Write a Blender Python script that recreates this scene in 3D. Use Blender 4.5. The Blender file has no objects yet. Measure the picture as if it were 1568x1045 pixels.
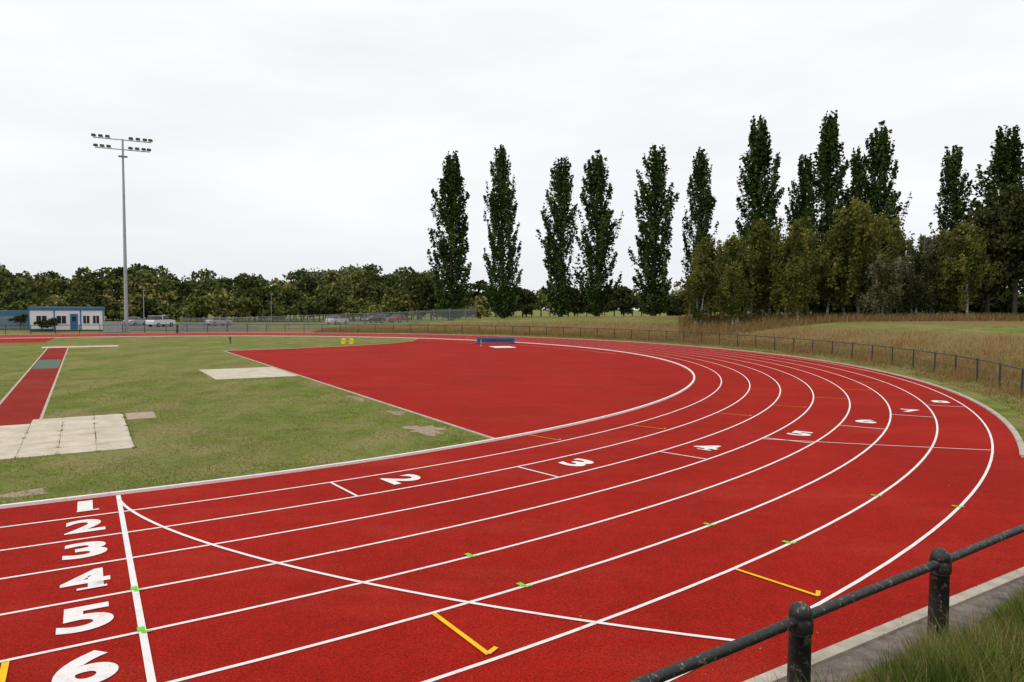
import bpy, math, numpy as np
from mathutils import Matrix, Vector
sc=bpy.context.scene
col=sc.collection
rng=np.random.default_rng(7)
# ------------------------------------------------------------ track frame
R=35.86; LW=1.22
TH=0.55195
F0=np.array([-6.98643,12.19268])
U=np.array([math.cos(TH),math.sin(TH)]); N=np.array([-U[1],U[0]])
C0=F0+R*N
def T(u,n): 
    q=F0+u*U+n*N; return (q[0],q[1])
def A(phi,r):
    q=C0+r*(math.sin(phi)*U-math.cos(phi)*N); return (q[0],q[1])
def smooth(t):
    t=np.clip(t,0,1); return t*t*(3-2*t)
def terrain(x,y):
    x=np.asarray(x,float); y=np.asarray(y,float)
    dx=x-C0[0]; dy=y-C0[1]
    du=dx*U[0]+dy*U[1]; dn=dx*N[0]+dy*N[1]
    r=np.hypot(du,dn); phi=np.arctan2(du,-dn)
    r=np.where(du<0,np.abs(dn),r)
    s=r-(R+10.6)
    a=smooth((phi-.45)/.35)*(1-smooth((phi-1.9)/1.0))*(1-smooth((s-50)/40.))
    z=a*(.28*smooth(s/3.)+1.95*smooth((s-3)/19.))
    off=-(dn+R)
    bank=np.clip(.5*(off-10.55),0,1.85)*(1-smooth((du-19)/12.))
    z=z+bank
    z=z+.10*np.sin(x*.13+1)*np.sin(y*.11)*smooth((s-8)/20.)
    return z-.02
# ------------------------------------------------------------ materials
def newmat(name):
    m=bpy.data.materials.new(name); m.use_nodes=True
    return m,m.node_tree,m.node_tree.nodes['Principled BSDF']
def ramp(nt,fac,stops):
    r=nt.nodes.new('ShaderNodeValToRGB')
    e=r.color_ramp.elements
    while len(e)<len(stops): e.new(.5)
    for i,(p,c) in enumerate(stops):
        e[i].position=p; e[i].color=(*c,1)
    nt.links.new(fac,r.inputs[0]); return r.outputs[0]
def noise(nt,scale,detail=4,rough=.6,vec=None,stretch=None):
    n=nt.nodes.new('ShaderNodeTexNoise'); n.inputs['Scale'].default_value=scale
    n.inputs['Detail'].default_value=detail; n.inputs['Roughness'].default_value=rough
    if vec is None:
        g=nt.nodes.new('ShaderNodeNewGeometry'); vec=g.outputs['Position']
    if stretch:
        mp=nt.nodes.new('ShaderNodeMapping'); mp.inputs['Scale'].default_value=stretch
        nt.links.new(vec,mp.inputs[0]); vec=mp.outputs[0]
    nt.links.new(vec,n.inputs['Vector']); return n.outputs['Fac']
def mix(nt,f,a,b,mode='MIX'):
    m=nt.nodes.new('ShaderNodeMix'); m.data_type='RGBA'; m.blend_type=mode
    for s,v in ((0,f),(6,a),(7,b)):
        if isinstance(v,(int,float)): m.inputs[s].default_value=v
        elif isinstance(v,tuple): m.inputs[s].default_value=(*v,1)
        else: nt.links.new(v,m.inputs[s])
    return m.outputs[2]
def bump(nt,b,h,st=.3,dist=.02):
    n=nt.nodes.new('ShaderNodeBump'); n.inputs['Strength'].default_value=st; n.inputs['Distance'].default_value=dist
    nt.links.new(h,n.inputs['Height']); nt.links.new(n.outputs[0],b.inputs['Normal'])
def mul(nt,a,b):
    w=nt.nodes.new('ShaderNodeMath'); w.operation='MULTIPLY'; w.use_clamp=True
    for i,v in enumerate((a,b)):
        if isinstance(v,(int,float)): w.inputs[i].default_value=v
        else: nt.links.new(v,w.inputs[i])
    return w.outputs[0]
def simple(name,c,rough=.6,var=.15,sc_=3.,metal=0):
    m,nt,b=newmat(name)
    n=noise(nt,sc_)
    lo=tuple(v*(1-var) for v in c); hi=tuple(min(1,v*(1+var)) for v in c)
    nt.links.new(ramp(nt,n,[(.3,lo),(.7,hi)]),b.inputs['Base Color'])
    b.inputs['Roughness'].default_value=rough; b.inputs['Metallic'].default_value=metal
    return m
def track_mat(name,c):
    m,nt,b=newmat(name)
    big=noise(nt,.25,6,.65); fine=noise(nt,42,3,.8); spk=noise(nt,24,2,.5); mid=noise(nt,3.,5,.7)
    c1=ramp(nt,big,[(.3,tuple(v*.84 for v in c)),(.7,tuple(v*1.14 for v in c))])
    c1=mix(nt,.6,c1,ramp(nt,mid,[(.3,(.78,.78,.78)),(.7,(1.18,1.18,1.18))]),'MULTIPLY')
    st=noise(nt,.5,5,.7,None,(.35,.9,1)) 
    c1=mix(nt,mul(nt,ramp(nt,st,[(.50,(0,0,0)),(.72,(1,1,1))]),.4),c1,(c[0]*1.2,c[1]*3.8,c[2]*4.5))
    c2=ramp(nt,fine,[(.3,(.25,.25,.25)),(.7,(1.7,1.7,1.7))])
    c3=mix(nt,.75,c1,c2,'MULTIPLY')
    sp=ramp(nt,spk,[(.66,(0,0,0)),(.73,(.7,.7,.7))])
    out=mix(nt,sp,c3,tuple(min(1,v*1.4+.015) for v in c))
    nt.links.new(out,b.inputs['Base Color'])
    b.inputs['Roughness'].default_value=.9; b.inputs['Specular IOR Level'].default_value=.08
    bump(nt,b,fine,.7,.01)
    return m
M_track=track_mat('track_rubber',(.325,.0125,.0060))
M_runway=track_mat('runway_rubber',(.26,.018,.010))
def grass_ground(name,dry_attr):
    m,nt,b=newmat(name)
    n1=noise(nt,.16,4,.6); n2=noise(nt,1.3,6,.75); n3=noise(nt,11,5,.8); n4=noise(nt,.45,5,.75); n5=noise(nt,.3,4,.7,None,(1.6,.7,1))
    g=ramp(nt,n2,[(.3,(.085,.105,.024)),(.5,(.130,.170,.028)),(.62,(.175,.235,.034)),(.75,(.25,.28,.065))])
    g=mix(nt,ramp(nt,n1,[(.38,(0,0,0)),(.62,(.8,.8,.8))]),g,(.175,.185,.062))
    g=mix(nt,ramp(nt,n5,[(.48,(0,0,0)),(.62,(.75,.75,.75))]),g,(.25,.235,.095))
    brown=mix(nt,n3,(.18,.135,.065),(.34,.27,.14))
    g=mix(nt,mul(nt,ramp(nt,n4,[(.48,(0,0,0)),(.60,(1,1,1))]),ramp(nt,n3,[(.42,(0,0,0)),(.58,(1,1,1))])),g,brown)
    g=mix(nt,.8,g,ramp(nt,n3,[(.25,(.38,.40,.36)),(.75,(1.6,1.55,1.4))]),'MULTIPLY')
    if dry_attr:
        at=nt.nodes.new('ShaderNodeAttribute'); at.attribute_name='dry'
        ad=nt.nodes.new('ShaderNodeMath'); ad.operation='MULTIPLY_ADD'
        nt.links.new(n2,ad.inputs[0]); ad.inputs[1].default_value=1.6; ad.inputs[2].default_value=-.75
        a2=nt.nodes.new('ShaderNodeMath'); a2.operation='ADD'; a2.use_clamp=True
        nt.links.new(ad.outputs[0],a2.inputs[0]); nt.links.new(at.outputs['Fac'],a2.inputs[1])
        dryc=ramp(nt,n3,[(.3,(.12,.085,.035)),(.5,(.22,.15,.065)),(.7,(.30,.21,.10))])
        g=mix(nt,mul(nt,a2.outputs[0],ramp(nt,at.outputs['Fac'],[(0,(0,0,0)),(.2,(1,1,1))])),g,dryc)
    nt.links.new(g,b.inputs['Base Color']); b.inputs['Roughness'].default_value=.95
    b.inputs['Specular IOR Level'].default_value=.05
    bump(nt,b,n3,.8,.05)
    return m
M_ground=grass_ground('meadow_ground',True)
M_infield=grass_ground('infield_turf',False)
def leafmat(name,stops,trans=.25):
    m,nt,b=newmat(name)
    nt.nodes.remove(b)
    at=nt.nodes.new('ShaderNodeAttribute'); at.attribute_name='var'
    c=ramp(nt,at.outputs['Fac'],stops)
    d=nt.nodes.new('ShaderNodeBsdfDiffuse'); nt.links.new(c,d.inputs[0]); out=d
    if trans>0:
        t=nt.nodes.new('ShaderNodeBsdfTranslucent'); ms=nt.nodes.new('ShaderNodeMixShader'); ms.inputs[0].default_value=trans
        nt.links.new(c,t.inputs[0]); nt.links.new(d.outputs[0],ms.inputs[1]); nt.links.new(t.outputs[0],ms.inputs[2]); out=ms
    nt.links.new(out.outputs[0],nt.nodes['Material Output'].inputs[0])
    return m
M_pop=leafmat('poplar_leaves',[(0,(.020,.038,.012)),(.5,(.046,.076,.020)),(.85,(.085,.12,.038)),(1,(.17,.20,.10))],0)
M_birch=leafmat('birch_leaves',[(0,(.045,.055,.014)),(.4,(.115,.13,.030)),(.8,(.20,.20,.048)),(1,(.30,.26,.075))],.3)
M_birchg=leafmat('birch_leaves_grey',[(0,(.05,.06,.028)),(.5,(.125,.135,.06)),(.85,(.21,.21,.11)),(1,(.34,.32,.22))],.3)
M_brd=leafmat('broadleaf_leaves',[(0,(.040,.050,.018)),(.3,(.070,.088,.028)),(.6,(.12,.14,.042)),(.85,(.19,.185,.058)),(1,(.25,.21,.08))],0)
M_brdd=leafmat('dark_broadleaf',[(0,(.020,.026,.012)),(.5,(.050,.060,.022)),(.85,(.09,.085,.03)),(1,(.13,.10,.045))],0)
M_brdhaze=leafmat('hazed_far_leaves',[(0,(.10,.12,.07)),(.5,(.17,.20,.10)),(.85,(.25,.28,.14)),(1,(.30,.32,.18))],0)  # paler greens: distance haze painted into the leaf colour
M_blade=leafmat('grass_blades',[(0,(.06,.085,.018)),(.5,(.135,.18,.034)),(.8,(.21,.25,.055)),(1,(.38,.32,.15))],.3)
M_bank=leafmat('bank_grass_blades',[(0,(.05,.075,.015)),(.45,(.12,.165,.03)),(.7,(.21,.22,.06)),(.88,(.36,.27,.13)),(1,(.42,.32,.18))],.3)
M_dry=leafmat('dry_grass_blades',[(0,(.10,.12,.03)),(.3,(.19,.16,.055)),(.7,(.34,.23,.10)),(1,(.28,.12,.065))],.25)
M_bark=simple('bark',(.06,.05,.04),.9)
def birchbark():
    m,nt,b=newmat('birch_bark'); n=noise(nt,3,4,.7,None,(1,1,4))
    nt.links.new(ramp(nt,n,[(.42,(.08,.07,.06)),(.56,(.58,.56,.53))]),b.inputs['Base Color']); b.inputs['Roughness'].default_value=.8; return m
M_bbark=birchbark()
def paintmat(name,c,wear=.75):
    m,nt,b=newmat(name); n=noise(nt,6,6,.8); f=noise(nt,60,3,.75)
    w=mul(nt,ramp(nt,n,[(.50,(0,0,0)),(.72,(wear,wear,wear))]),ramp(nt,f,[(.42,(0,0,0)),(.56,(1,1,1))]))
    nt.links.new(mix(nt,w,c,(c[0]*.5+.05,c[1]*.30,c[2]*.30)),b.inputs['Base Color']); b.inputs['Roughness'].default_value=.75
    b.inputs['Specular IOR Level'].default_value=.15
    return m
M_white=paintmat('line_paint',(.80,.77,.75)); M_yel=paintmat('yellow_paint',(.85,.52,.015)); M_grn=paintmat('green_paint',(.16,.62,.04)); M_org=paintmat('orange_paint',(.75,.30,.02))
def conc(name,c1,c2,sc_=2.):
    m,nt,b=newmat(name); n=noise(nt,sc_,6,.7); f=noise(nt,45,3,.7)
    cc=ramp(nt,n,[(.3,c1),(.7,c2)]); cc=mix(nt,.5,cc,ramp(nt,f,[(.3,(.7,.7,.7)),(.7,(1.2,1.2,1.2))]),'MULTIPLY')
    nt.links.new(cc,b.inputs['Base Color']); b.inputs['Roughness'].default_value=.9; bump(nt,b,f,.3,.01); return m
M_conc=conc('pale_concrete',(.32,.27,.21),(.56,.50,.41),3.5)
M_slab=conc('paving_slab',(.42,.36,.27),(.68,.60,.47),1.6)
M_path=conc('dark_concrete_path',(.06,.045,.035),(.26,.22,.19),4.5)
M_brown=conc('worn_concrete',(.30,.20,.14),(.50,.38,.29),5.)
M_dirt=conc('bare_dirt',(.22,.17,.10),(.38,.31,.21),6.)
M_asph=conc('asphalt',(.06,.06,.062),(.11,.108,.105),.5)
M_green=simple('green_matting',(.06,.12,.07),.9)
M_galv=simple('galvanised_steel',(.34,.36,.38),.45,.1,2,.3)
M_dark=simple('dark_metal',(.03,.03,.032),.5)
M_fencew=simple('fence_steel',(.24,.26,.27),.5,.1,2)
M_wall=simple('white_cladding',(.72,.72,.70),.6,.05,1)
M_blue=simple('blue_trim',(.02,.12,.30),.5,.1)
M_win=simple('window_glass',(.02,.025,.03),.08,.1)
M_roof=simple('grey_roof',(.25,.26,.28),.7)
M_blue2=simple('container_blue',(.05,.16,.25),.6,.2)
M_grey=simple('grey_cabinet',(.30,.31,.31),.6)
M_tyre=simple('tyre',(.015,.015,.015),.9)
def blackpaint():
    m,nt,b=newmat('chipped_black_paint'); n=noise(nt,16,6,.8); n2=noise(nt,40,4,.7)
    msk=ramp(nt,n,[(.57,(0,0,0)),(.60,(1,1,1))])
    ru=ramp(nt,n2,[(.4,(.10,.05,.03)),(.6,(.30,.27,.24))])
    nt.links.new(mix(nt,msk,(.012,.012,.013),ru),b.inputs['Base Color'])
    nt.links.new(ramp(nt,n2,[(.3,(.3,.3,.3)),(.7,(.65,.65,.65))]),b.inputs['Roughness']); bump(nt,b,n,.8,.01); return m
M_black=blackpaint()
# ------------------------------------------------------------ mesh helpers
def obj(name,me,parent=None):
    o=bpy.data.objects.new(name,me); col.objects.link(o)
    if parent: o.parent=parent
    return o
def empty(name,loc=(0,0,0)):
    o=bpy.data.objects.new(name,None); col.objects.link(o); o.location=loc; return o
def quadmesh(name,V,Q,mi,var,mats):
    me=bpy.data.meshes.new(name)
    V=np.asarray(V,np.float32); Q=np.asarray(Q,np.int32)
    me.vertices.add(len(V)); me.vertices.foreach_set('co',V.ravel())
    me.loops.add(Q.size); me.loops.foreach_set('vertex_index',Q.ravel())
    k=Q.shape[1]
    me.polygons.add(len(Q)); me.polygons.foreach_set('loop_start',np.arange(0,Q.size,k,dtype=np.int32))
    me.polygons.foreach_set('loop_total',np.full(len(Q),k,np.int32))
    for m in mats: me.materials.append(m)
    me.polygons.foreach_set('material_index',np.asarray(mi,np.int32))
    a=me.attributes.new('var','FLOAT','FACE'); a.data.foreach_set('value',np.asarray(var,np.float32))
    me.update(); me.validate(); return me
def rnd_unit(n,rg):
    v=rg.normal(size=(n,3)); return v/np.linalg.norm(v,axis=1)[:,None]
def leaf_quads(P,size,asp,rg,down=0.):
    n=len(P); a=rnd_unit(n,rg)
    if down>0: a=a*(1-down)+np.array([0,0,-1.])*down; a/=np.linalg.norm(a,axis=1)[:,None]
    b=np.cross(a,rnd_unit(n,rg)); b/=np.linalg.norm(b,axis=1)[:,None]+1e-9
    s=size[:,None]
    V=np.stack([P-a*s,P+b*s*asp,P+a*s,P-b*s*asp],1).reshape(-1,3)
    return V,np.arange(4*n).reshape(-1,4)
def tube(path,rad,sides=6):
    path=np.asarray(path,float); V=[];Q=[]
    for i,p in enumerate(path):
        d=path[min(i+1,len(path)-1)]-path[max(i-1,0)]; d/=np.linalg.norm(d)+1e-9
        x=np.cross(d,[.3,1,.1]); x/=np.linalg.norm(x); y=np.cross(d,x)
        for j in range(sides):
            t=2*math.pi*j/sides; V.append(p+rad[i]*(math.cos(t)*x+math.sin(t)*y))
    for i in range(len(path)-1):
        for j in range(sides):
            a=i*sides+j;b=i*sides+(j+1)%sides; Q.append((a,b,b+sides,a+sides))
    return np.array(V),np.array(Q)
def assemble(name,wood,leaf,mats):
    Vs=[];Qs=[];mi=[];va=[];o=0
    for V,Q in wood:
        Vs.append(V);Qs.append(Q+o);o+=len(V);mi+=[0]*len(Q);va+=[.5]*len(Q)
    for V,Q,v in leaf:
        Vs.append(V);Qs.append(Q+o);o+=len(V);mi+=[1]*len(Q);va+=list(v)
    return quadmesh(name,np.vstack(Vs),np.vstack(Qs),mi,va,mats)
class MB:
    def __init__(s): s.v=[];s.f=[];s.m=[];s.mats=[]
    def mi(s,m):
        if m not in s.mats: s.mats.append(m)
        return s.mats.index(m)
    def box(s,x0,x1,y0,y1,z0,z1,m):
        o=len(s.v); s.v+=[(x,y,z) for z in (z0,z1) for x,y in ((x0,y0),(x1,y0),(x1,y1),(x0,y1))]
        k=s.mi(m)
        for f in ((3,2,1,0),(4,5,6,7),(0,1,5,4),(1,2,6,5),(2,3,7,6),(3,0,4,7)): s.f.append([o+i for i in f]); s.m.append(k)
    def tube(s,p,r,m,sides=10,cap=True):
        V,Q=tube(p,r,sides); o=len(s.v); s.v+=[tuple(v) for v in V]; k=s.mi(m)
        for q in Q: s.f.append([int(o+i) for i in q]); s.m.append(k)
        if cap:
            s.f.append([o+i for i in range(sides)]); s.m.append(k)
            s.f.append([o+len(V)-1-i for i in range(sides)]); s.m.append(k)
    def ball(s,c,r,m,nu=14,nv=9):
        o=len(s.v);k=s.mi(m)
        for i in range(nv+1):
            t=math.pi*i/nv
            for j in range(nu):
                a=2*math.pi*j/nu; s.v.append((c[0]+r*math.sin(t)*math.cos(a),c[1]+r*math.sin(t)*math.sin(a),c[2]+r*math.cos(t)))
        for i in range(nv):
            for j in range(nu):
                s.f.append([o+i*nu+j,o+(i+1)*nu+j,o+(i+1)*nu+(j+1)%nu,o+i*nu+(j+1)%nu]); s.m.append(k)
    def poly(s,pts,m):
        o=len(s.v); s.v+=list(pts); s.f.append(list(range(o,o+len(pts)))); s.m.append(s.mi(m))
    def prism(s,prof,y0,y1,m):
        o=len(s.v);n=len(prof);k=s.mi(m)
        s.v+=[(x,y0,z) for x,z in prof]+[(x,y1,z) for x,z in prof]
        s.f.append([o+i for i in range(n)]);s.m.append(k); s.f.append([o+2*n-1-i for i in range(n)]);s.m.append(k)
        for i in range(n):
            j=(i+1)%n; s.f.append([o+i,o+n+i,o+n+j,o+j]); s.m.append(k)
    def strip(s,pts,w,z,m):
        o=len(s.v);k=s.mi(m);n=len(pts)
        for i,q in enumerate(pts):
            a=np.array(pts[max(i-1,0)]);b=np.array(pts[min(i+1,n-1)])
            d=b-a; d=d/np.linalg.norm(d); nn=np.array([-d[1],d[0]])*w/2
            s.v+=[(q[0]+nn[0],q[1]+nn[1],z),(q[0]-nn[0],q[1]-nn[1],z)]
            if i: s.f.append([o+2*i-2,o+2*i-1,o+2*i+1,o+2*i]); s.m.append(k)
    def raised(s,pts,w,z0,z1,m):
        o=len(s.v);k=s.mi(m);n=len(pts)
        for i,q in enumerate(pts):
            a=np.array(pts[max(i-1,0)]);b=np.array(pts[min(i+1,n-1)])
            d=b-a; d=d/np.linalg.norm(d); nn=np.array([-d[1],d[0]])*w/2
            s.v+=[(q[0]+nn[0],q[1]+nn[1],z0),(q[0]+nn[0]*.9,q[1]+nn[1]*.9,z1),(q[0]-nn[0]*.9,q[1]-nn[1]*.9,z1),(q[0]-nn[0],q[1]-nn[1],z0)]
            if i:
                for j in range(3): s.f.append([o+4*i-4+j,o+4*i-3+j,o+4*i+1+j,o+4*i+j]); s.m.append(k)
    def build(s,name,parent=None,smooth_=False,loc=None,rot=None):
        me=bpy.data.meshes.new(name); me.from_pydata([tuple(map(float,v)) for v in s.v],[],s.f)
        for m in s.mats: me.materials.append(m)
        me.polygons.foreach_set('material_index',s.m)
        if smooth_: me.polygons.foreach_set('use_smooth',[True]*len(s.f))
        me.update(); o=obj(name,me,parent)
        if loc is not None: o.location=loc
        if rot is not None: o.rotation_euler[2]=rot
        return o
def ngon(name,pts,z,m):
    from mathutils.geometry import tessellate_polygon
    v=[Vector((p[0],p[1],z)) for p in pts]
    tr=tessellate_polygon([v])
    me=bpy.data.meshes.new(name)
    fs=[]
    for t in tr:
        a,b,c=[v[i] for i in t]
        if (b-a).cross(c-a).z<0: t=(t[0],t[2],t[1])
        fs.append(t)
    me.from_pydata(v,[],fs); me.materials.append(m); return obj(name,me)
# ------------------------------------------------------------ ground
def axis(lo,hi,step,far):
    a=list(np.arange(lo,hi+.01,step)); s=step;x=hi
    while x<far: s*=1.22; x+=s; a.append(x)
    s=step;x=lo
    while x>-far: s*=1.22; x-=s; a.insert(0,x)
    return np.array(a)
gx=axis(-8,75,.8,1500); gy=axis(-4,110,.8,1500)
X,Y=np.meshgrid(gx,gy); Z=terrain(X,Y)
nx,ny=len(gx),len(gy)
idx=np.arange(nx*ny).reshape(ny,nx)
Q=np.stack([idx[:-1,:-1],idx[:-1,1:],idx[1:,1:],idx[1:,:-1]],-1).reshape(-1,4)
me=quadmesh('ground',np.stack([X,Y,Z],-1).reshape(-1,3),Q,np.zeros(len(Q)),np.zeros(len(Q)),[M_ground])
dx=X-C0[0];dy=Y-C0[1];du=dx*U[0]+dy*U[1];dn=dx*N[0]+dy*N[1]; rr=np.hypot(du,dn); ph=np.arctan2(du,-dn)
s=rr-(R+10.6)
dry=smooth((s-.6)/1.5)*(1-smooth((s-13)/4.))*.98*(du>-5)*smooth((ph-.35)/.3)
dry=np.maximum(dry,.95*smooth((s-18)/3)*(1-smooth((s-46)/6))*smooth((ph-1.1)/.2)*(1-smooth((ph-2.0)/.2)))
dry=np.maximum(dry,.5*(dn<-R-10.4))
a=me.attributes.new('dry','FLOAT','POINT'); a.data.foreach_set('value',dry.ravel().astype(np.float32))
me.polygons.foreach_set('use_smooth',[True]*len(Q))
obj('ground',me)
# ------------------------------------------------------------ track sheet
PS=.396; OUT=R+10.28
pts=[T(-70,-9.97),T(math.tan(PS)*(R+9.97),-9.97)]+[A(p,OUT) for p in np.linspace(PS,math.pi,110)]+[T(-70,R*2+10.28)]
ngon('running_track',pts,.004,M_track)
jit=lambda s=.03: rng.normal()*s
k=R-.12
ph0=math.asin(8.4/k)
turf=[T(-70,.12)]+[A(p,k) for p in np.linspace(0,ph0,8)]
turf+=[T(8.4+jit(.04),n) for n in np.linspace(1.6,41.3,60)]
turf+=[T(8.4,41.5),T(13,42.2),T(18,43.6),T(23,46),T(27,49.5),T(30,54.6)]
turf+=[A(p,k) for p in np.linspace(math.acos(-(54.9-R)/k),math.pi,30)]
turf+=[T(-3,2*R-.12),T(-3.5,61.5),T(-70,61)]
ngon('infield_grass',turf,.010,M_infield)
mb=MB()
mb.poly([(*T(-2.95,9.3),.014),(*T(-1.6,9.3),.014),(*T(-1.6,51),.014),(*T(-2.95,51),.014)],M_runway)
mb.strip([T(-1.6,9.3),T(-1.6,51)],.08,.018,M_conc); mb.strip([T(-2.95,9.3),T(-2.95,51)],.08,.018,M_conc)
mb.poly([(*T(-2.85,30),.020),(*T(-1.7,30),.020),(*T(-1.7,37),.020),(*T(-2.85,37),.020)],M_green)
mb.build('long_jump_runway')
def slab(name,u0,u1,n0,n1,nu,nn,m,z=.02,gap=.02,hole=None):
    mb=MB(); du_=(u1-u0)/nu; dn_=(n1-n0)/nn
    for i in range(nu):
        for j in range(nn):
            a0,a1=u0+i*du_+gap/2,u0+(i+1)*du_-gap/2; b0,b1=n0+j*dn_+gap/2,n0+(j+1)*dn_-gap/2
            if hole and hole((a0+a1)/2,(b0+b1)/2): continue
            e=.0 if gap<.005 else .005
            q=[(a0+jit(e),b0+jit(e)),(a1+jit(e),b0+jit(e)),(a1+jit(e),b1+jit(e)),(a0+jit(e),b1+jit(e))]
            z_=z+abs(jit(.003))
            mb.poly([(*T(*p),z_) for p in q],m)
            for t in range(4):
                p,q2=q[t],q[(t+1)%4]; mb.poly([(*T(*p),.0),(*T(*q2),.0),(*T(*q2),z_),(*T(*p),z_)],m)
    return mb.build(name)
slab('concrete_paving',-7.15,.5,4.4,10.4,10,7,M_slab,.026,.012,lambda u,n: u<-1.5 and n>9.2)
mb=MB(); mb.poly([(*T(-7.2,4.4),.013),(*T(.5,4.4),.013),(*T(.5,10.4),.013),(*T(-1.55,10.4),.013),(*T(-1.55,9.25),.013),(*T(-7.2,9.25),.013)],M_dirt)
mb.build('paving_bedding')
slab('worn_access_cover',.55,1.35,9.1,10.5,1,1,M_brown,.02)
slab('throwing_circle_slab',4.6,8.3,19.8,25.5,1,1,M_slab,.022)
slab('far_concrete_slab',-3.4,1.9,51.2,53.2,3,1,M_slab,.022)
def patch(mb,u,n,a,b,z=.0145):
    P=[]
    for i in range(44):
        t=2*math.pi*i/44; f=1+.25*math.sin(3*t+u)+.15*math.sin(7*t+n)+jit(.12)
        P.append((*T(u+a*f*math.cos(t),n+b*f*math.sin(t)),z))
    mb.poly(P,M_dirt)
mb=MB(); patch(mb,7.45,3.3,.45,.75); patch(mb,-1.5,.9,.5,.22,.0147); patch(mb,-2.6,1.1,.35,.2,.0149); patch(mb,7.9,6.5,.2,.5,.0151); patch(mb,8.0,10.5,.16,.8,.0153)
mb.build('bare_soil_patches')
mb=MB(); mb.raised([T(8.4,n) for n in np.linspace(1.02,41.5,30)],.09,.0,.03,M_conc)
mb.raised([T(8.4,41.5),T(13,42.2),T(18,43.6),T(23,46),T(27,49.5),T(30,54.6)],.08,.0,.03,M_conc)
mb.build('infield_edging')
mb=MB(); mb.raised([T(-70,.02)]+[T(u,.02) for u in np.linspace(-60,-.2,20)]+[A(p,R-.02) for p in np.linspace(0,math.pi,140)]+[T(-70,2*R-.02)],.09,.0,.055,M_white)
mb.build('inner_track_kerb')
mb=MB()
for kk in range(1,9):
    r=R+LW*kk
    mb.strip([T(-70,-LW*kk)]+[T(u,-LW*kk) for u in np.linspace(-40,-.3,12)]+[A(p,r) for p in np.linspace(0,math.pi,150)]+[T(-70,2*R+LW*kk)],.05,.010,M_white)
mb.strip([T(0,-.08),T(0,-LW*8)],.07,.013,M_white)
r1=R+.3; L=[]
tm=math.sqrt(((R+LW*8)/r1)**2-1)
for t in np.linspace(0,tm,40): L.append(A(t-math.atan(t),r1*math.sqrt(1+t*t)))
mb.strip([T(0,-.1)]+L[1:],.05,.0135,M_white)
SP={}
for n in range(2,9):
    rn=R+LW*(n-1)+.2; p=math.pi*(rn-r1)/rn; SP[n]=p
    mb.strip([A(p,R+LW*(n-1)),A(p,R+LW*n)],.05,.0135,M_white)
mb.strip([A(.361+.046*t,R+LW*(4+4*t)) for t in np.linspace(0,1,8)],.04,.016,M_white)
mb.strip([A(p,R-1.3-2.2*math.sin((p-1.2)*1.6)) for p in np.linspace(1.25,2.5,40)],.04,.013,M_white)
mb.build('lane_markings')
mb=MB()
def tick(p,kk,m,w=.05,hook=True):
    a,b=R+LW*kk+.03,R+LW*(kk+1)-.1
    mb.strip([A(p,a),A(p,b)],w,.0165,m)
    if hook: mb.strip([A(p,b-.01),A(p+.14/b,b-.07)],w,.0195,m)
tick(.0636,6,M_yel,.055); tick(.15,7,M_yel,.05); mb.strip([T(-1.14,-6.15),T(-1.14,-7.2)],.06,.0165,M_yel)
for i,p in enumerate((.267,.354,.455,.53,.607,.69,.77)): tick(p,i,M_org,.045)
mb.build('relay_zone_marks')
mb=MB()
for p,kk in ((-.001,4),(-.001,5),(.093,5),(.092,6),(.18,6),(.183,7),(.265,7),(.27,8)):
    r=R+LW*kk; mb.strip([A(p+.03/r,r-.11),A(p+.03/r,r+.0)],.07,.0175,M_grn)
    mb.strip([A(p+.03/r,r+.035),A(p+.12/r,r+.035)],.045,.0175,M_grn)
mb.build('green_lane_ticks')
dg=bpy.context.evaluated_depsgraph_get
def digit(ch,org,ex,ey,w,h,z):
    c=bpy.data.curves.new('tmp','FONT'); c.body=ch; c.offset=.034; c.resolution_u=6
    o=bpy.data.objects.new('tmp',c); col.objects.link(o)
    bpy.context.view_layer.update()
    me=bpy.data.meshes.new_from_object(o.evaluated_get(dg()))
    bpy.data.objects.remove(o)
    V=np.array([v.co[:2] for v in me.vertices]); lo,hi=V.min(0),V.max(0)
    cxy=(lo+hi)/2; sz=hi-lo
    ww=w*(.42 if ch=='1' else 1)
    ex=np.array(ex);ey=np.array(ey)
    for v,q in zip(me.vertices,V):
        a=(q-cxy)/sz; p=np.array(org)+ex*a[0]*ww+ey*a[1]*h; v.co=(p[0],p[1],z)
    me.materials.clear(); me.materials.append(M_white)
    for p in me.polygons: p.material_index=0
    if ch in '14':
        mb=MB(); b=np.array(org)-ey*(h/2-.03)+(ex*.13*w if ch=='4' else ex*.04)
        p0=b-ex*w*.30;p1=b+ex*w*.30
        mb.strip([tuple(p0),tuple(p1)],.06,z+.003,M_white)
        e=empty('lane_number'); d=obj('digit',me,e); mb.build('serif',e); return
    obj('lane_number',me)
for n in range(1,9):
    digit(str(n),T(-.5,-LW*(n-.5)+.05),U,N,.52,.70,.0135)
for n in range(2,9):
    rc=R+LW*(n-.5); p=SP[n]+1.25/rc
    tg=math.cos(p)*U+math.sin(p)*N; rad=math.sin(p)*U-math.cos(p)*N
    digit(str(n),A(p,rc),rad,tg,.58,.72,.0135)
mb=MB()
mb.raised([T(u,-10.05) for u in np.linspace(-40,19.5,40)],.15,-.03,.035,M_conc)
mb.raised([A(PS,r) for r in np.linspace(OUT+.02,49.9,6)],.12,-.03,.03,M_conc)
mb.raised([A(p,OUT+.07) for p in np.linspace(PS,math.pi,130)]+[T(-70,2*R+10.35)],.15,-.03,.045,M_conc)
mb.build('track_edge_kerb')
mb=MB()
us_=np.linspace(-40,19.5,240)
L1=[T(u,-10.12) for u in us_]; L2=[T(u,-10.66+.05*math.sin(u*1.7)+.04*math.sin(u*5.1)+jit(.015)) for u in us_]
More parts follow.
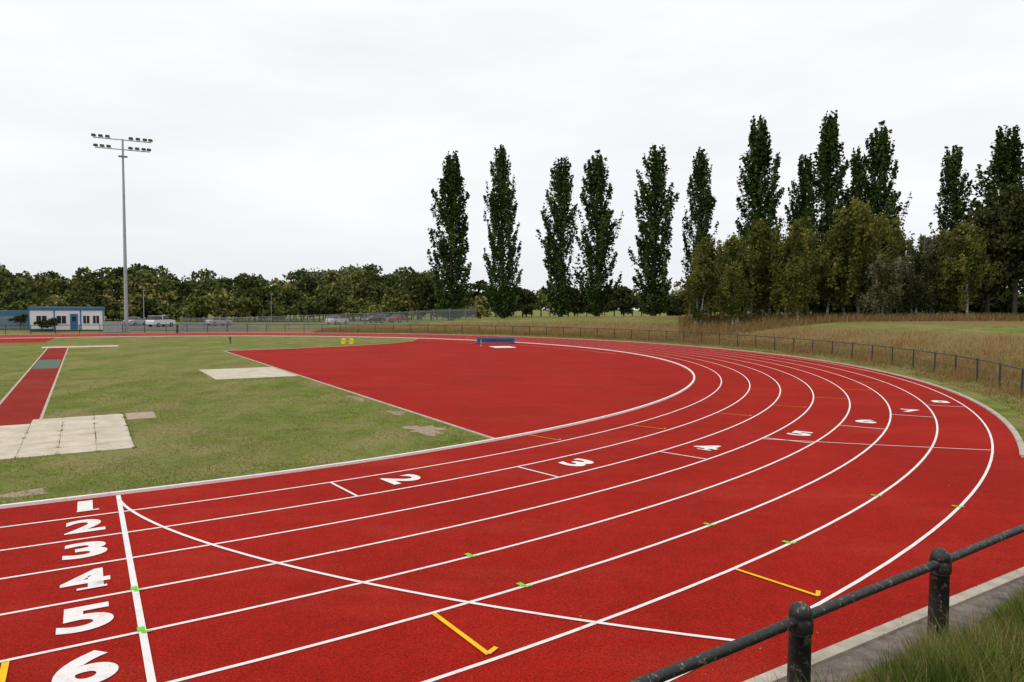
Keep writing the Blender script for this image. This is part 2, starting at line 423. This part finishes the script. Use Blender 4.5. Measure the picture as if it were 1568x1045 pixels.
for i in range(239): mb.poly([(*L2[i],.03),(*L2[i+1],.03),(*L1[i+1],.012),(*L1[i],.012)],M_path)
mb.build('concrete_path')
# ------------------------------------------------------------ foreground handrail
mb=MB(); P1=np.array([2.40,5.63]); DR=np.array([math.cos(.590),math.sin(.590)])
ks=list(range(-4,7)); PP=[P1+DR*2.37*i for i in ks]
mb.tube([(*(P1+DR*t),.80+.004*math.sin(t*2)) for t in np.linspace(2.37*ks[0],2.37*ks[-1],60)],[.042]*60,M_black,16)
for p in PP:
    mb.tube([(*p,-.1),(*p,.05),(*p,.4),(*p,.8)],[.098,.095,.092,.090],M_black,18)
    mb.tube([(*p,.69),(*p,.71),(*p,.81),(*p,.83)],[.093,.104,.104,.088],M_black,18)
    mb.ball((*p,.852),.092,M_black,18,12)
mb.build('black_handrail',smooth_=True)
mb=MB(); rf=R+12.35
pl=[A(p,rf) for p in np.arange(.43,math.pi,2.4/rf)]+[T(-u,2*R+12.35) for u in np.arange(1,60,2.4)]
P3=[(q[0],q[1],float(terrain(*q))) for q in pl]
mb.tube([(x,y,z+1.0) for x,y,z in P3],[.028]*len(P3),M_dark,6)
mb.tube([(x,y,z+.52) for x,y,z in P3],[.012]*len(P3),M_dark,5)
for x,y,z in P3: mb.tube([(x,y,z-.1),(x+jit(.02),y,z+1.06)],[.04,.04],M_dark,6)
mb.build('bend_railing')
# ------------------------------------------------------------ trees
def poplar(name,seed,H=28,W=6.6,double=False):
    rg=np.random.default_rng(seed)
    tt=np.array([0,.04,.12,.25,.42,.6,.75,.88,.95,1.]); pp=np.array([.5,.62,.8,.97,1,.96,.8,.55,.32,.08])*W/2
    lean=rg.normal(size=2)*.25
    wood=[tube([(0,0,-.4),(0,0,H*.1),(lean[0]*.4,lean[1]*.4,H*.5),(lean[0],lean[1],H*.95)],[.45,.36,.2,.03],7)]
    P=[];va=[]
    nl=165; ne=32
    for i in range(nl):
        if i<ne:
            hb=H*rg.uniform(.0,.13); Ln=H*rg.uniform(.05,.10)
        else:
            hb=H*(.02+.82*(((i-ne)+rg.random())/(nl-ne))**.9); Ln=H*rg.uniform(.10,.24)
        az=rg.random()*6.283
        tip=(hb+Ln)/H
        if tip>1.02: Ln=H*rg.uniform(.96,1.03)-hb; tip=(hb+Ln)/H
        e=np.interp(tip*.95,tt,pp)*rg.uniform(.35,1.0)
        if rg.random()<.12: e*=1.22
        s_=np.linspace(0,1,5)
        off=lean*(hb/H)
        path=np.stack([off[0]+e*s_**.42*math.cos(az),off[1]+e*s_**.42*math.sin(az),hb+Ln*s_],1)
        if i%2==0: wood.append(tube(path,[.09,.07,.05,.03,.01],3))
        m=int(rg.uniform(45,100)*(1.2 if e>W*.33 else .9))
        t=rg.random(m)**.8; q=np.stack([np.interp(t,s_,path[:,j]) for j in range(3)],1)
        q+=rg.normal(size=(m,3))*(np.array([.30,.30,.6])*(1.15-.8*t)[:,None])
        q[:,2]=np.maximum(q[:,2],.3+rg.random(m)*.5)
        P.append(q); base=rg.uniform(.12,.75); va.append(np.clip(base+rg.normal(size=m)*.16,0,1)+(rg.random(m)<.05)*.35)
    for sx in ([(.0,0,1.)] if not double else [(.9,0,1.),(-.9,.3,.97)]):
        m=260; t=rg.random(m); q=np.stack([sx[0]*(1-.3*t)+rg.normal(size=m)*.5*(1.05-t)+lean[0],sx[1]+rg.normal(size=m)*.5*(1.05-t)+lean[1],H*(.78+.22*sx[2]*t)],1)
        P.append(q);va.append(np.clip(.4+rg.normal(size=m)*.18,0,1))
    P=np.vstack(P); va=np.clip(np.concatenate(va),0,1)
    V,Qd=leaf_quads(P,rg.uniform(.14,.30,len(P)),.75,rg)
    return assemble(name,wood,[(V,Qd,va)],[M_bark,M_pop])
def crown_pts(rg,H,W,z0,nl,npl,lobe=(.15,.27),flat=.8):
    P=[];va=[];cs=[]
    for i in range(nl):
        d=rnd_unit(1,rg)[0]; rad=rg.random()**.45*.78
        c=np.array([d[0]*W/2*rad,d[1]*W/2*rad,z0+(H-z0)*(.5+.5*d[2]*rad)])
        lr=W*rg.uniform(*lobe)
        m=int(npl*rg.uniform(.7,1.3)); q=rnd_unit(m,rg); q[:,2]=np.where(q[:,2]<-.3,-q[:,2],q[:,2])
        rr_=lr*(1-.45*rg.random(m)**2)+rg.normal(size=m)*lr*.13
        P.append(c+q*rr_[:,None]*np.array([1,1,flat])); cs.append(c)
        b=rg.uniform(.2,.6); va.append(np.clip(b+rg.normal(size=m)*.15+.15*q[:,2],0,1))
    return np.vstack(P),np.concatenate(va),cs
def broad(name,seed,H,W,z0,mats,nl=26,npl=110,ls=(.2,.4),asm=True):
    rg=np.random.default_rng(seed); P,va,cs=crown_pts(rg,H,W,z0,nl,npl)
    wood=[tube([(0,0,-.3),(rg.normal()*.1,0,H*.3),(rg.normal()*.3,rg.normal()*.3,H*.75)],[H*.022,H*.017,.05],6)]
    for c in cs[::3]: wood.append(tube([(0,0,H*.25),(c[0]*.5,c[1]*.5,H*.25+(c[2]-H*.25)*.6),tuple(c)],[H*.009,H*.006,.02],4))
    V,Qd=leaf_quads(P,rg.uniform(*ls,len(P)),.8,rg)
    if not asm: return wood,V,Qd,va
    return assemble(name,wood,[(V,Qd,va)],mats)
def birch(name,seed,H,W,lm):
    rg=np.random.default_rng(seed); wood=[];P=[];va=[]
    ns=rg.integers(1,4)
    tops=[]
    for k_ in range(ns):
        a=rg.random()*6.28; b=(math.cos(a)*.4*k_,math.sin(a)*.4*k_); lx,ly=rg.normal(size=2)*.8; hk=1 if k_==0 else rg.uniform(.75,.95)
        pa=[(b[0],b[1],-.3),(b[0]+lx*.3,b[1]+ly*.3,H*.3*hk),(b[0]+lx*.8,b[1]+ly*.8,H*.65*hk),(b[0]+lx,b[1]+ly,H*.96*hk)]
        wood.append(tube(pa,[.19,.15,.08,.02],6)); tops.append(np.array(pa))
    nb=54
    for i in range(nb):
        pa=tops[i%ns]; t=rg.uniform(.22,.97); zz=pa[-1,2]*t
        o_=np.array([np.interp(zz,pa[:,2],pa[:,0]),np.interp(zz,pa[:,2],pa[:,1]),zz])
        prof=np.interp(t,[.2,.45,.65,.85,1],[.8,1,.85,.5,.12]); L_=W/2*prof*rg.uniform(.5,1.1); az=rg.random()*6.28
        tip=o_+np.array([math.cos(az)*L_,math.sin(az)*L_,L_*rg.uniform(.3,1.)*(1 if t<.9 else .3)])
        tip[2]=min(tip[2],H*1.02)
        mid=(o_+tip)/2+np.array([0,0,.3])
        if i%2==0: wood.append(tube([o_,mid,tip],[.04,.03,.012],3))
        base=rg.uniform(.1,.8)
        for j in range(7):
            s_=rg.uniform(.25,1.05); st=o_+(tip-o_)*s_+rg.normal(size=3)*.25
            Lh=rg.uniform(.8,3.)*H/12; m=26; tt=rg.random(m)
            q=st+np.stack([rg.normal(size=m)*.17,rg.normal(size=m)*.17,-tt*Lh+.25],1)
            q=q[q[:,2]>1.]; P.append(q); va.append(np.clip(base+rg.normal(size=len(q))*.15+rg.normal()*.08,0,1))
    P=np.vstack(P);va=np.concatenate(va)
    V,Qd=leaf_quads(P,rg.uniform(.10,.21,len(P)),.75,rg,.35)
    return assemble(name,wood,[(V,Qd,va)],[M_bbark,lm])
def place(name,me,px,d,scale=(1,1,1),rot=0,dz=0):
    o=obj(name,me); x=px*d; o.location=(x,d,float(terrain(x,d))+dz); o.scale=scale; o.rotation_euler[2]=rot; return o
B=lambda px:(px-784)/1063.
def zat(px,d): 
    return float(terrain(B(px)*d,d))
def hgt(px,d,ytop):
    hz=471.7+(px-784)*.0057
    return 3.36+(hz-ytop)*d/1063.-zat(px,d)
pv=[poplar('lombardy_poplar',100+i,28,6.4+.3*(i%3),double=(i in (0,3,5))) for i in range(6)]
poplars=[(690,236,72,124,0),(770,222,62,122,1),(858,239,66,121,2),(914,234,72,119,5),(1000,221,70,116,4),(1069,229,56,116,1),(1160,180,76,102,3),(1222,236,56,108,2),(1262,176,74,101,0),(1305,226,54,107,4),(1343,191,76,99,5),(1456,221,64,103,2),(1526,196,88,95,3),(1600,190,70,95,1),(1680,200,70,93,4)]
for i,(px,yt,w,d,v) in enumerate(poplars):
    H=hgt(px,d,yt); Wm=w*d/1063.
    sx=Wm/(6.4+.3*(v%3))
    place('lombardy_poplar',pv[v],B(px),d,(sx,sx,H/28.6),rng.random()*6.28)
bv=[birch('silver_birch',200+i,12,6.5,M_birch if i<5 else M_birchg) for i in range(7)]
# bearing, crown top, distance, crown width, variant
birches=[(1064,385,80,60,4),(1086,356,84,68,0),(1116,352,80,64,1),(1148,334,82,76,2),(1178,347,86,64,3),(1205,336,79,72,4),(1236,328,83,78,2),(1264,342,79,68,3),(1290,320,82,72,0),(1314,298,78,92,1),(1348,328,83,80,2),(1374,342,88,66,0),(1400,350,80,64,5),(1426,350,84,66,6),(1454,334,80,78,1),(1480,350,76,64,3),(1130,392,77,56,4),(1350,385,75,58,6),(1222,388,75,58,0),(1170,380,90,70,1),(1270,370,92,80,3),(1320,372,92,80,2),(1440,380,90,70,5)]
for px,yt,d,w,v in birches:
    H=hgt(px,d,yt); sx=w*d/1063./6.5*1.12
    place('silver_birch',bv[v],B(px),d,(sx,sx,H/12.3),rng.random()*6.28)
bb=[broad('ash_tree',300+i,15,8,1.2,[M_bark,M_brdd],50,150,(.14,.28)) for i in range(2)]
for px,yt,w,d,v in [(1510,290,92,80,0),(1552,258,100,78,1),(1610,240,120,76,0),(1700,250,120,76,1)]:
    H=hgt(px,d,yt); sx=w*d/1063./8
    place('ash_tree',bb[v],B(px),d,(sx,sx,H/15.5),rng.random()*6.28)
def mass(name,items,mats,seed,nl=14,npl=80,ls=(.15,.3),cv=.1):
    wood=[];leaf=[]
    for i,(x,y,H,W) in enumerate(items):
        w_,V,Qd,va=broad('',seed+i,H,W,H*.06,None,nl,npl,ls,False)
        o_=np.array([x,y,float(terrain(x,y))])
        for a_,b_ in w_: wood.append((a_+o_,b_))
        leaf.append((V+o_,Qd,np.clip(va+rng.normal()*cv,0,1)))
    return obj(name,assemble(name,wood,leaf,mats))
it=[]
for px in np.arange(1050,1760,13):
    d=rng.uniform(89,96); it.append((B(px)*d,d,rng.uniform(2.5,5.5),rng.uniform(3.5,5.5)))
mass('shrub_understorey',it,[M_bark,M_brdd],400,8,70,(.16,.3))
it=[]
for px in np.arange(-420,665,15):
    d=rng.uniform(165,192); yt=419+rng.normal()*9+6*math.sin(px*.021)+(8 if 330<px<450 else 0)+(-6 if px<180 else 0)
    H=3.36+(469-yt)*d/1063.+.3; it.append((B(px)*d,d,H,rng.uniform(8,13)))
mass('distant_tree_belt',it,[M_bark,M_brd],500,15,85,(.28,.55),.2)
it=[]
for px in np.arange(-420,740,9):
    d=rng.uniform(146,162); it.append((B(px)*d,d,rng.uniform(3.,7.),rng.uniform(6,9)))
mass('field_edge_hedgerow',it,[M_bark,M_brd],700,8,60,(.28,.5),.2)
it=[]
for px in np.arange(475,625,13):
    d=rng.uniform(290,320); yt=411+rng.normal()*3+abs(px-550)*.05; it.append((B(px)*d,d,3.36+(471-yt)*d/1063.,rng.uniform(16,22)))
mass('far_tree_clump',it,[M_bark,M_brdhaze],800,18,150,(.5,.9))
it=[]
for px in np.arange(660,1800,14):
    d=rng.uniform(240,280); yt=447+rng.normal()*6; it.append((B(px)*d,d,3.36+(472-yt)*d/1063.,rng.uniform(9,15)))
mass('far_tree_line',it,[M_bark,M_brd],900,12,60,(.4,.7),.15)
for i,(px,yt,w,d) in enumerate([(640,398,60,150),(660,420,46,140),(880,438,44,150),(955,441,46,150),(735,425,40,165),(805,437,38,170),(380,418,60,150),(1035,455,36,160)]):
    H=hgt(px,d,yt); me=broad('field_oak',60+i,H,w*d/1063.,H*.12 if i in(2,3) else .6,[M_bark,M_brd if i in (0,6) else M_brdd],24,120,(.22,.42)); place('field_oak',me,B(px),d)
# ------------------------------------------------------------ grass blades
def blades(name,P,h,w,va,mat,lean=.35):
    n=len(P); az=rng.random(n)*6.283; t=rnd_unit(n,rng)*lean; t[:,2]=1; t*=h[:,None]
    b=np.stack([np.cos(az)*w,np.sin(az)*w,np.zeros(n)],1)
    V=np.stack([P-b,P+b,P+t*.6+b*.6,P+t],1).reshape(-1,3)
    me=quadmesh(name,V,np.arange(4*n).reshape(-1,4),np.zeros(n),va,[mat]); return obj(name,me)
n=56000
uu=rng.uniform(1.,14,n); oo=10.46+rng.exponential(.48,n)
cl=.5+.5*np.sin(uu*3.1+1)*np.sin(oo*4.3)+.35*np.sin(uu*9.)*np.sin(oo*11)
x=F0[0]+uu*U[0]-oo*N[0]; y=F0[1]+uu*U[1]-oo*N[1]
h=np.clip(.09+.17*cl+rng.normal(size=n)*.07,.03,.6)*np.clip((oo-10.36)*2.6,.2,1.25)
cl2=np.sin(uu*2.2)*np.sin(oo*3.+uu)+.5*np.sin(uu*6.+oo*5)
blades('bank_grass',np.stack([x,y,terrain(x,y)+.0],1),h,np.full(n,.0045),np.clip(.50+.25*rng.normal(size=n)+.22*cl2,0,1),M_bank,.7)
n=90000
uu=rng.uniform(-13,8.3,n); nn=.12+rng.random(n)**1.3*24
ok=~((uu<.5)&(nn>4.4)&(nn<10.4)&((uu>-1.6)|(nn<9.3)))&~((uu>-3.02)&(uu<-1.55)&(nn>9.2))&~((uu>4.6)&(nn>19.8)&(nn<25.5))&~((uu>.55)&(uu<1.35)&(nn>9.1)&(nn<10.5))
ok&=((uu<0)|(np.hypot(uu,nn-R)<R-.13))&((((uu-7.45)/.45)**2+((nn-3.3)/.75)**2>.9)|(rng.random(n)<.25))
pt0=np.sin(uu*.9+nn*.4)*np.sin(nn*1.1)+.6*np.sin(uu*2.3-nn*1.7)
ok&=rng.random(n)<np.clip(.65+.5*pt0,.12,1)
uu,nn=uu[ok],nn[ok]; n=len(uu)
x=F0[0]+uu*U[0]+nn*N[0]; y=F0[1]+uu*U[1]+nn*N[1]
pt=np.sin(x*1.1)*np.sin(y*.9+1)+.6*np.sin(x*3.1+y*1.3)
blades('infield_grass_blades',np.stack([x,y,np.full(n,.01)],1),np.clip(.03+.016*pt+rng.normal(size=n)*.012,.012,.10),np.full(n,.007),np.clip(.58+.2*pt+.26*rng.normal(size=n),0,1),M_blade,.6)
P=[]
du_,dn_=7.65/10,6./7
for i in range(11):
    for j in range(8):
        u,n_=-7.15+i*du_,4.4+j*dn_
        if u<-1.6 and n_>9.3: continue
        for q in range(int(rng.uniform(0,26))): P.append((*T(u+jit(.035),n_+jit(.035)),.015))
        for q in range(int(rng.uniform(0,10))): P.append((*T(u+jit(.012),n_+rng.uniform(0,dn_)),.015))
P=np.array(P); n=len(P)
blades('paving_weeds',P,rng.uniform(.02,.06,n),np.full(n,.007),rng.uniform(0,.6,n),M_blade,.9)
n=90000
pp_=rng.uniform(.42,2.6,n); s_=rng.exponential(5.5,n)+.4; s_=np.where(s_>14.5,rng.uniform(.5,13.5,n),s_)
r_=R+10.7+s_
x=C0[0]+r_*(np.sin(pp_)*U[0]-np.cos(pp_)*N[0]); y=C0[1]+r_*(np.sin(pp_)*U[1]-np.cos(pp_)*N[1])
cl=np.sin(x*.8)*np.sin(y*.7)+.6*np.sin(x*2.3+1)*np.sin(y*1.9)
amp=np.where(s_<1.3,.3,1)
h=np.clip(.20+.19*cl+rng.normal(size=n)*.10,.04,.85)*amp
blades('dry_bank_grass',np.stack([x,y,terrain(x,y)],1),h,np.full(n,.018),np.clip(.47+.27*cl+.2*rng.normal(size=n),0,1),M_dry,.35)
n=22000
px=rng.uniform(1040,1700,n); d=rng.uniform(71,88,n); x=(px-784)/1063*d
blades('tree_base_scrub',np.stack([x,d,terrain(x,d)],1),rng.uniform(.2,1.0,n),np.full(n,.035),np.clip(.6+.3*rng.normal(size=n),0,1),M_dry,.5)
# ------------------------------------------------------------ floodlight mast
mb=MB(); H=24.2
mb.tube([(0,0,0),(0,0,H*.5),(0,0,H)],[.24,.18,.11],M_galv,12)
mb.tube([(0,0,0),(0,0,.25)],[.42,.42],M_galv,12)
for zc,hw in ((H-.1,3.2),(H-1.3,3.0)):
    mb.box(-hw,hw,-.06,.06,zc-.05,zc+.05,M_galv)
    for xx in (-1,-.76,-.52,.3,.55,.8,1.):
        X_=xx*hw*.97
        mb.box(X_-.03,X_+.03,-.05,.05,zc,zc+.18,M_galv)
        mb.prism([(X_-.27,zc+.15),(X_+.27,zc+.15),(X_+.2,zc+.36),(X_-.2,zc+.36)],-.42,.2,M_grey)
        mb.box(X_-.24,X_+.24,-.445,-.423,zc+.17,zc+.33,M_win)
mb.box(-.5,.5,-.4,.4,H-2.2,H-2.1,M_galv)
mb.build('floodlight_mast',loc=(-48.9,88,-.02),rot=.45)
mb=MB(); mb.box(-1.1,1.1,-.5,.5,0,1.25,M_grey); mb.box(-1.15,1.15,-.55,.55,1.25,1.33,M_galv)
for i in range(4): mb.box(-1.02+i*.53,-.58+i*.53,-.52,-.503,.1,1.15,M_galv)
mb.build('electrical_cabinet',loc=(-49.6,86.5,0),rot=.3)
for (x_,y_,h_) in ((-70,132,6.2),(-52,150,6)):
    mb=MB(); mb.tube([(0,0,0),(0,0,h_)],[.08,.05],M_galv,8); mb.box(-.1,.55,-.1,.1,h_,h_+.1,M_galv); mb.build('street_lamp',loc=(x_,y_,0))
# ------------------------------------------------------------ portable building
e=empty('portable_building',(-57.9,90.3,0)); e.rotation_euler[2]=.5
def part(name,fn):
    mb=MB(); fn(mb); mb.build(name,e)
part('walls',lambda m:m.box(-4.1,4.1,0,3.2,.15,2.7,M_wall))
part('fascia',lambda m:(m.box(-4.17,4.17,-.09,3.29,2.7,3.1,M_blue),))
part('roof',lambda m:m.box(-4.1,4.1,-.02,3.22,3.1,3.17,M_roof))
part('plinth',lambda m:m.box(-4.0,4.0,.1,3.1,-.1,.15,M_dark))
def trims(m):
    for x in (-4.15,-1.45,1.45,4.01): m.box(x,x+.14,-.05,-.002,.15,2.7,M_blue)
    m.box(-4.0,-1.5,-.04,-.003,.15,.35,M_blue)
part('corner_posts',trims)
def wins(m):
    for x0,x1 in ((-3.3,-2.2),(-1.1,-.1),(1.8,2.5),(2.9,3.6)):
        m.box(x0-.07,x1+.07,-.05,-.003,1.0-.07,2.0+.07,M_wall); m.box(x0,x1,-.065,-.052,1.0,2.0,M_win)
        m.box((x0+x1)/2-.03,(x0+x1)/2+.03,-.075,-.067,1.0,2.0,M_wall)
part('windows',wins)
part('door',lambda m:(m.box(.35,1.2,-.06,-.003,.2,2.25,M_blue),m.box(.55,1.0,-.07,-.062,1.3,1.9,M_win)))
mb=MB(); mb.box(-3.05,3.05,-1.2,1.2,.1,2.6,M_blue2)
for i in range(20): mb.box(-2.95+i*.3,-2.8+i*.3,-1.235,-1.203,.25,2.45,M_blue2)
mb.build('storage_container',loc=(-70.,96,0),rot=.5)
mass('garden_shrub',[(-58.0,87.6,1.9,2.2),(-59.2,87.4,1.5,1.6)],[M_bark,M_brdd],950,8,120,(.08,.15))
mass('garden_bush',[(-66,93,2.2,2.4)],[M_bark,M_brdd],955,8,120,(.08,.15))
# ------------------------------------------------------------ car park + palisade
q=[(-120,90),(-44,94.5),(-5,114.5),(5,128),(-40,134),(-120,138)]
ngon('car_park',q,.03,M_asph)
mb=MB()
def fence(x0,y0,x1,y1):
    L=math.hypot(x1-x0,y1-y0); n=int(L/.17)
    for i in range(n+1):
        t=i/n; x=x0+(x1-x0)*t;y=y0+(y1-y0)*t; z=float(terrain(x,y))
        mb.box(x-.026,x+.026,y-.012,y+.012,z+.05,z+1.85,M_fencew)
        if i%16==0: mb.box(x-.05,x+.05,y+.02,y+.12,z-.1,z+1.95,M_fencew)
    for zz in (.35,1.6):
        mb.tube([(x0,y0+.03,float(terrain(x0,y0))+zz),(x1,y1+.03,float(terrain(x1,y1))+zz)],[.03,.03],M_fencew,4)
fence(-43.6,91.5,-5.8,111.5)
mb.build('palisade_fence')
mb=MB(); fence(-110,99,-62,93); mb.build('palisade_fence')
M_tail=simple('tail_light',(.4,.02,.02),.3)
def car(x,y,rot,paint,van=False):
    e=empty('parked_car',(x,y,float(terrain(x,y))+.05)); e.rotation_euler[2]=rot
    mb=MB(); w=.86
    if van: prof=[(-2.2,.35),(2.2,.35),(2.25,.8),(2.1,1.0),(1.3,1.1),(-2.15,1.1),(-2.25,.8)]
    else: prof=[(-2.05,.32),(2.05,.32),(2.12,.62),(2.0,.82),(1.1,.95),(-1.75,1.0),(-2.08,.9),(-2.12,.55)]
    mb.prism(prof,-w,w,paint)
    o=mb.build('body',e); bv_=o.modifiers.new('b','BEVEL'); bv_.width=.06; bv_.segments=2
    mb=MB()
    if van: g=[(-2.1,1.1),(1.3,1.1),(.7,1.7),(-1.9,1.75)]
    else: g=[(-1.8,.97),(1.0,.95),(.35,1.42),(-1.25,1.45)]
    zt=g[2][1]; zb=g[1][1]
    mb.mi(M_win)
    mb.v=[(g[0][0],-.8,zb),(g[1][0],-.8,zb),(g[1][0],.8,zb),(g[0][0],.8,zb),(g[3][0],-.62,zt),(g[2][0],-.62,zt),(g[2][0],.62,zt),(g[3][0],.62,zt)]
    mb.f=[[4,5,6,7],[0,1,5,4],[1,2,6,5],[2,3,7,6],[3,0,4,7]]; mb.m=[mb.mi(paint)]+[0]*4
    mb.box((g[0][0]+g[1][0])/2-.05,(g[0][0]+g[1][0])/2+.05,-.815,-.60,zb,zt-.02,paint)
    mb.box(g[3][0]-.02,g[2][0]+.05,-.64,.64,zt,zt+.04,paint)
    mb.build('cabin',e)
    mb=MB()
    for wx in (-1.3,1.32):
        for s_ in (-1,1):
            mb.tube([(wx,s_*.70,.32),(wx,s_*.885,.32)],[.32,.32],M_tyre,14); mb.tube([(wx,s_*.885,.32),(wx,s_*.895,.32)],[.19,.19],M_galv,10)
    mb.build('wheels',e)
    mb=MB(); mb.box(2.02,2.13,-.75,-.45,.6,.74,M_wall); mb.box(2.02,2.13,.45,.75,.6,.74,M_wall); mb.box(-2.14,-2.05,-.78,-.5,.65,.85,M_tail); mb.box(-2.14,-2.05,.5,.78,.65,.85,M_tail); mb.build('lights',e)
def carpaint(n,c): return simple(n,c,.25,.03)
cw=carpaint('white_car_paint',(.7,.7,.7)); cs_=carpaint('silver_car_paint',(.4,.42,.44)); cd=carpaint('dark_car_paint',(.03,.035,.05)); cr=carpaint('red_car_paint',(.3,.03,.03))
for px,d,r,c,v in ((207,118,1.5,cs_,0),(246,112,1.25,cw,1),(335,118,1.0,cs_,0),(516,120,1.1,cw,0),(572,125,4.1,cd,0),(589,128,.6,cs_,0),(612,124,1.1,cr,0)):
    car(B(px)*d,d,r,c,v)
# ------------------------------------------------------------ small field items
mb=MB()
mb.box(-1.8,1.8,-.07,.07,.40,.56,M_blue); mb.box(-1.75,-1.6,-.06,.06,0,.399,M_blue); mb.box(1.6,1.75,-.06,.06,0,.399,M_blue)
mb.box(-2.1,-1.3,-.35,.35,.0,.05,M_dark); mb.box(1.3,2.1,-.35,.35,.0,.05,M_dark)
mb.box(-1.6,1.6,.1,.14,.1,.39,M_blue)
mb.build('steeplechase_barrier',loc=(-1.5,64.5,.02),rot=.05)
mb=MB(); mb.tube([(0,0,0),(0,0,.55)],[.05,.05],M_galv,8); mb.box(-.12,.12,-.12,.12,0,.04,M_galv); mb.build('marker_post',loc=(-2.7,60.5,.01))
mb=MB(); mb.box(-.9,.9,-1.1,1.1,0,.03,M_wall); mb.build('vault_box_cover',loc=(-.8,59.0,.01),rot=.3)
M_yplastic=simple('yellow_plastic',(.8,.6,.02),.4)
for x_ in (-15.3,-14.6):
    mb=MB(); mb.tube([(0,-.12,.24),(0,-.02,.26),(0,.12,.24)],[.22,.24,.22],M_yplastic,16); mb.box(-.2,.2,-.2,.2,0,.04,M_yplastic); mb.build('yellow_marker_disc',loc=(x_,63,.01))
mb=MB(); mb.tube([(0,0,0),(0,0,.45)],[.05,.05],M_dark,8); mb.ball((0,0,.5),.11,M_dark); mb.build('bollard',loc=(-25.2,62.0,.01))
mb=MB(); mb.tube([(0,0,0),(0,0,1.0)],[.14,.12],M_dark,10); mb.tube([(0,0,1.0),(0,0,1.12)],[.15,.06],M_dark,10); mb.build('litter_bin',loc=(-41.5,86,.0))
n=520; uu=rng.uniform(-6,16,n); oo=np.where(rng.random(n)<.4,rng.uniform(9.6,10.7,n),rng.uniform(-3,9.8,n)); x=F0[0]+uu*U[0]-oo*N[0];y=F0[1]+uu*U[1]-oo*N[1]
V,Qd=leaf_quads(np.stack([x,y,np.full(n,.022)],1),rng.uniform(.006,.018,n),.6,rng); V[:,2]=np.clip(V[:,2],.018,.03)+np.repeat(np.where(oo>9.9,.018,0),4)
obj('fallen_leaves',quadmesh('fallen_leaves',V,Qd,np.zeros(n),rng.uniform(.4,1,n),[M_dry]))
# ------------------------------------------------------------ camera
cam=bpy.data.cameras.new('camera'); co=bpy.data.objects.new('camera',cam); col.objects.link(co); sc.camera=co
cam.lens=1062.87/1568*36; cam.sensor_width=36; cam.clip_end=4000; cam.clip_start=.05
co.matrix_world=Matrix.Translation((0,0,3.36))@Matrix.Rotation(math.pi/2-.04774,4,'X')@Matrix.Rotation(.00567,4,'Z')
# ------------------------------------------------------------ light
EL,RO=math.radians(48),math.radians(-120)
w=bpy.data.worlds.new('World'); sc.world=w; w.use_nodes=True; nt=w.node_tree; bg=nt.nodes['Background']
sky=nt.nodes.new('ShaderNodeTexSky'); sky.sky_type='NISHITA'; sky.sun_disc=False; sky.sun_elevation=EL; sky.sun_rotation=RO
tc=nt.nodes.new('ShaderNodeTexCoord')
n1=noise(nt,1.8,6,.55,tc.outputs['Generated'],(1,1,3.5))
sep=nt.nodes.new('ShaderNodeSeparateXYZ'); nt.links.new(tc.outputs['Generated'],sep.inputs[0])
cl=ramp(nt,n1,[(.3,(9.1,9.2,9.4)),(.7,(10.9,10.9,10.9))])
hz=ramp(nt,sep.outputs['Z'],[(0,(.87,.885,.915)),(.15,(.94,.945,.96)),(.4,(1.02,1.02,1.02))])
cl=mix(nt,1.,cl,hz,'MULTIPLY')
nt.links.new(mix(nt,.95,sky.outputs[0],cl),bg.inputs['Color']); bg.inputs['Strength'].default_value=.1
sl=bpy.data.lights.new('sun','SUN'); sl.energy=1.0; sl.angle=math.radians(16); sl.color=(1,.95,.87)
so=bpy.data.objects.new('sun',sl); col.objects.link(so)
d=Vector((math.sin(RO)*math.cos(EL),math.cos(RO)*math.cos(EL),math.sin(EL)))
so.rotation_euler=d.to_track_quat('Z','Y').to_euler()
sc.view_settings.view_transform='Standard'; sc.view_settings.look='None'; sc.view_settings.exposure=0
